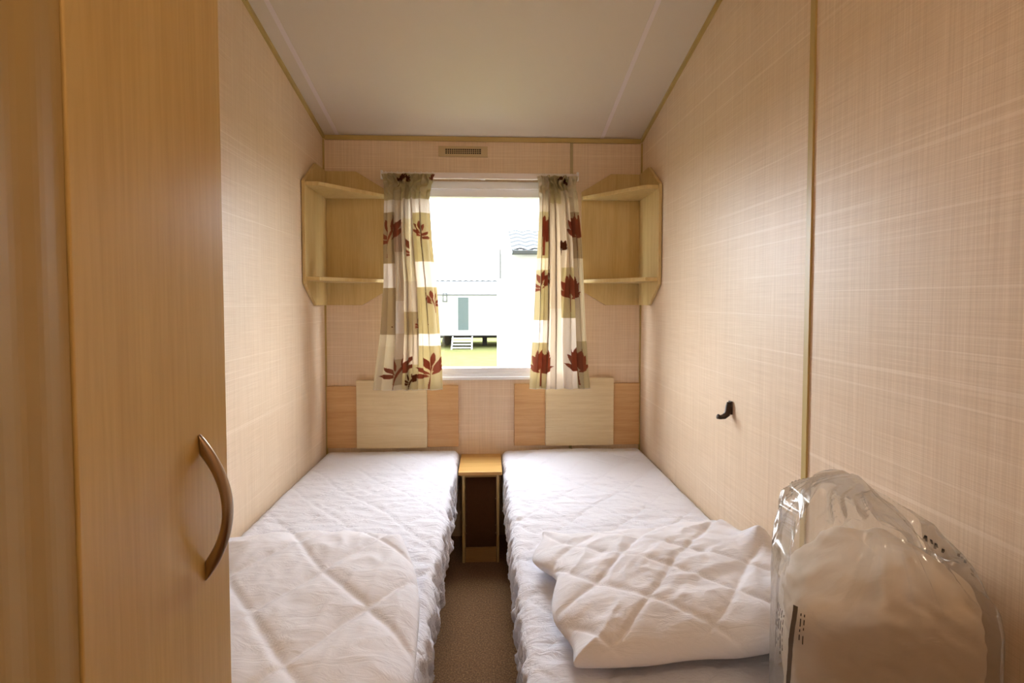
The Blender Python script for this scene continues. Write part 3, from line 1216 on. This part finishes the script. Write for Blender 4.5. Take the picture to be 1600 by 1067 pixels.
# ------------------------------------------------------------------ fitting of the added warm lamp, unseen behind the camera
t = empty('added_ceiling_lamp', (.15, -.35, 2.45), 'round ceiling lamp added out of view behind the camera for warm light', 'lamp')
bm = bmesh.new()
cyl(bm, (.15, -.35, ZR - .03), (.15, -.35, ZR - .001), .09, 32)
obj('added_lamp_base', bm, M['white_pvc'], t)
bm = bmesh.new()
prof_ = [(.12, 2.49), (.125, 2.46), (.115, 2.42), (.10, 2.40)]
rs = []
for r_, z in prof_:
    rs.append([bm.verts.new((.15 + r_ * math.cos(2 * math.pi * k / 32), -.35 + r_ * math.sin(2 * math.pi * k / 32), z)) for k in range(32)])
for a, b in zip(rs, rs[1:]):
    for k in range(32):
        bm.faces.new((a[k], a[(k + 1) % 32], b[(k + 1) % 32], b[k]))
obj('added_lamp_shade', bm, M['shade'], t, smooth=True)

# ------------------------------------------------------------------ outside the window
GZ = -.62
bm = bmesh.new()
vs = [bm.verts.new(p) for p in ((-40, 2.65, GZ), (40, 2.65, GZ), (40, 70, GZ), (-40, 70, GZ))]
bm.faces.new(vs)
g = obj('lawn', bm, M['grass'])
g['kind'] = 'structure'

# far static caravan
FY = 19.7
t = empty('static_caravan', (-1, FY + 1.5, GZ), 'distant white static caravan raised over the lawn, seen across the grass through the window', 'caravan', None)
bm = bx(-6, 5, FY, FY + 3, -.14, 1.50)
for k in range(8):
    z = -.05 + k * .19
    bx(-6.01, 5.01, FY - .012, FY, z, z + .012, bm)
obj('body', bm, M['van_white'], t)
obj('chassis', bx(-5.8, 4.8, FY + .3, FY + 2.7, -.26, -.14), M['van_under'], t)
bm = prism([(FY - .03, 1.48), (FY - .03, 1.52), (FY + 1.5, 2.14), (FY + 3.15, 1.52), (FY + 3.15, 1.48)], 0, -6.1, 5.1)
obj('roof', bm, M['tile_pale'], t)
bm = bmesh.new()
rt = []
for k in range(45):
    x = -6.0 + k * .25
    rt += [(x, 2.165), (x + .16, 2.165), (x + .165, 2.135), (x + .245, 2.135)]
prism(rt + [(5.2, 2.10), (-6.0, 2.10)], 1, FY + 1.42, FY + 1.56, bm)
obj('ridge_tiles', bm, M['van_grey'], t)
fr = obj('tall_window', bx(-1.22, -.70, FY - .03, FY, .03, 1.44), M['van_white'], t)
obj('pane', bx(-1.17, -.75, FY - .04, FY - .03, .08, 1.40), M['van_glass'], fr)
bm = bmesh.new()
for a in ((-1.78, -1.60, 1.54, 1.57), (-1.78, -1.60, 1.22, 1.25), (-1.78, -1.75, 1.22, 1.57), (-1.63, -1.60, 1.22, 1.57)):
    bx(a[0], a[1], FY - .05, FY - .01, a[2], a[3], bm)
obj('outside_lamp', bm, M['van_grey'], t)
for x in (-3.2, -1.7):
    bm = bmesh.new()
    cyl(bm, (x, FY + .9, GZ + .20), (x, FY + 1.1, GZ + .20), .20, 20)
    obj('wheel', bm, M['van_under'], t)
for x in (-5.2, -.1, 2.5, 4.2):
    obj('support', bx(x - .1, x + .1, FY + .8, FY + 1.0, GZ, -.2), M['van_under'], t)

t = empty('entrance_steps', (-1.0, FY - .6, GZ), 'small white slatted steps on the grass below the distant caravan', 'steps')
for k in range(4):
    obj('step', bx(-1.35, -.62, FY - .30 - .16 * k, FY - .12 - .16 * k, GZ + .36 - .11 * k, GZ + .40 - .11 * k), M['van_white'], t)
for x in (-1.40, -.62):
    obj('side_rail', prism([(FY - .90, GZ), (FY - .84, GZ), (FY - .08, GZ + .46), (FY - .14, GZ + .46)], 0, x, x + .05), M['van_white'], t)

# low hedge beyond the far caravan
bm = bmesh.new()
bmesh.ops.create_grid(bm, x_segments=160, y_segments=14, size=1)
for v in bm.verts:
    x, y = v.co.x * 12, v.co.y
    h_ = .62 * max(0, 1 - y * y) ** .5 * (1 + .35 * fbm(x * 1.7, y * 2, 3, 3))
    v.co = Vector((x, FY + 6.5 + y * .9, GZ - .02 + h_))
o = obj('hedge', bm, M['hedge'], smooth=True)
tag(o, 'low green hedge glimpsed under the distant white caravan', 'hedge')

# near caravan at the right of the view
NYF = 8.0
t = empty('static_caravan', (1.9, NYF + 1.3, GZ), 'near white caravan with grey tiled roof and dark gutter at the right of the window', 'caravan', None)
bm = bx(.22, 4.2, NYF, NYF + 2.6, GZ + .02, 2.02)
for k in range(17):
    z = GZ + .1 + k * .15
    bx(.22, 4.2, NYF - .010, NYF, z, z + .010, bm)
bx(.62, .78, NYF - .02, NYF, GZ + .02, 1.98, bm)
obj('body', bm, M['van_white'], t)
rb = bmesh.new()
nx_, ny_ = 120, 40
grid = {}
for i in range(nx_ + 1):
    for j in range(ny_ + 1):
        x = .40 + 3.9 * i / nx_
        s_ = j / ny_
        y = NYF - .12 + 1.42 * s_
        z = 2.06 + .50 * s_
        st = (s_ * 5) % 1.0
        z += -.022 * st + .014 * math.sin(x * 2 * math.pi / .24)
        grid[i, j] = rb.verts.new((x, y, z))
for i in range(nx_):
    for j in range(ny_):
        rb.faces.new((grid[i, j], grid[i + 1, j], grid[i + 1, j + 1], grid[i, j + 1]))
ro = obj('roof', rb, M['tile'], t)
so = ro.modifiers.new('thickness', 'SOLIDIFY')
so.thickness = .03
obj('gutter', bx(.40, 4.3, NYF - .20, NYF - .11, 1.99, 2.06), M['gutter'], t, bevel=.012)
obj('gable_board', prism([(NYF - .2, 1.60), (NYF - .17, 1.60), (NYF - .10, 2.06), (NYF + 1.30, 2.58), (NYF + 1.30, 2.62), (NYF - .13, 2.08)], 0, .20, .225), M['van_grey'], t)
obj('gable', prism([(NYF, 2.02), (NYF + 1.3, 2.54), (NYF + 2.6, 2.02)], 0, .23, .40), M['van_white'], t)
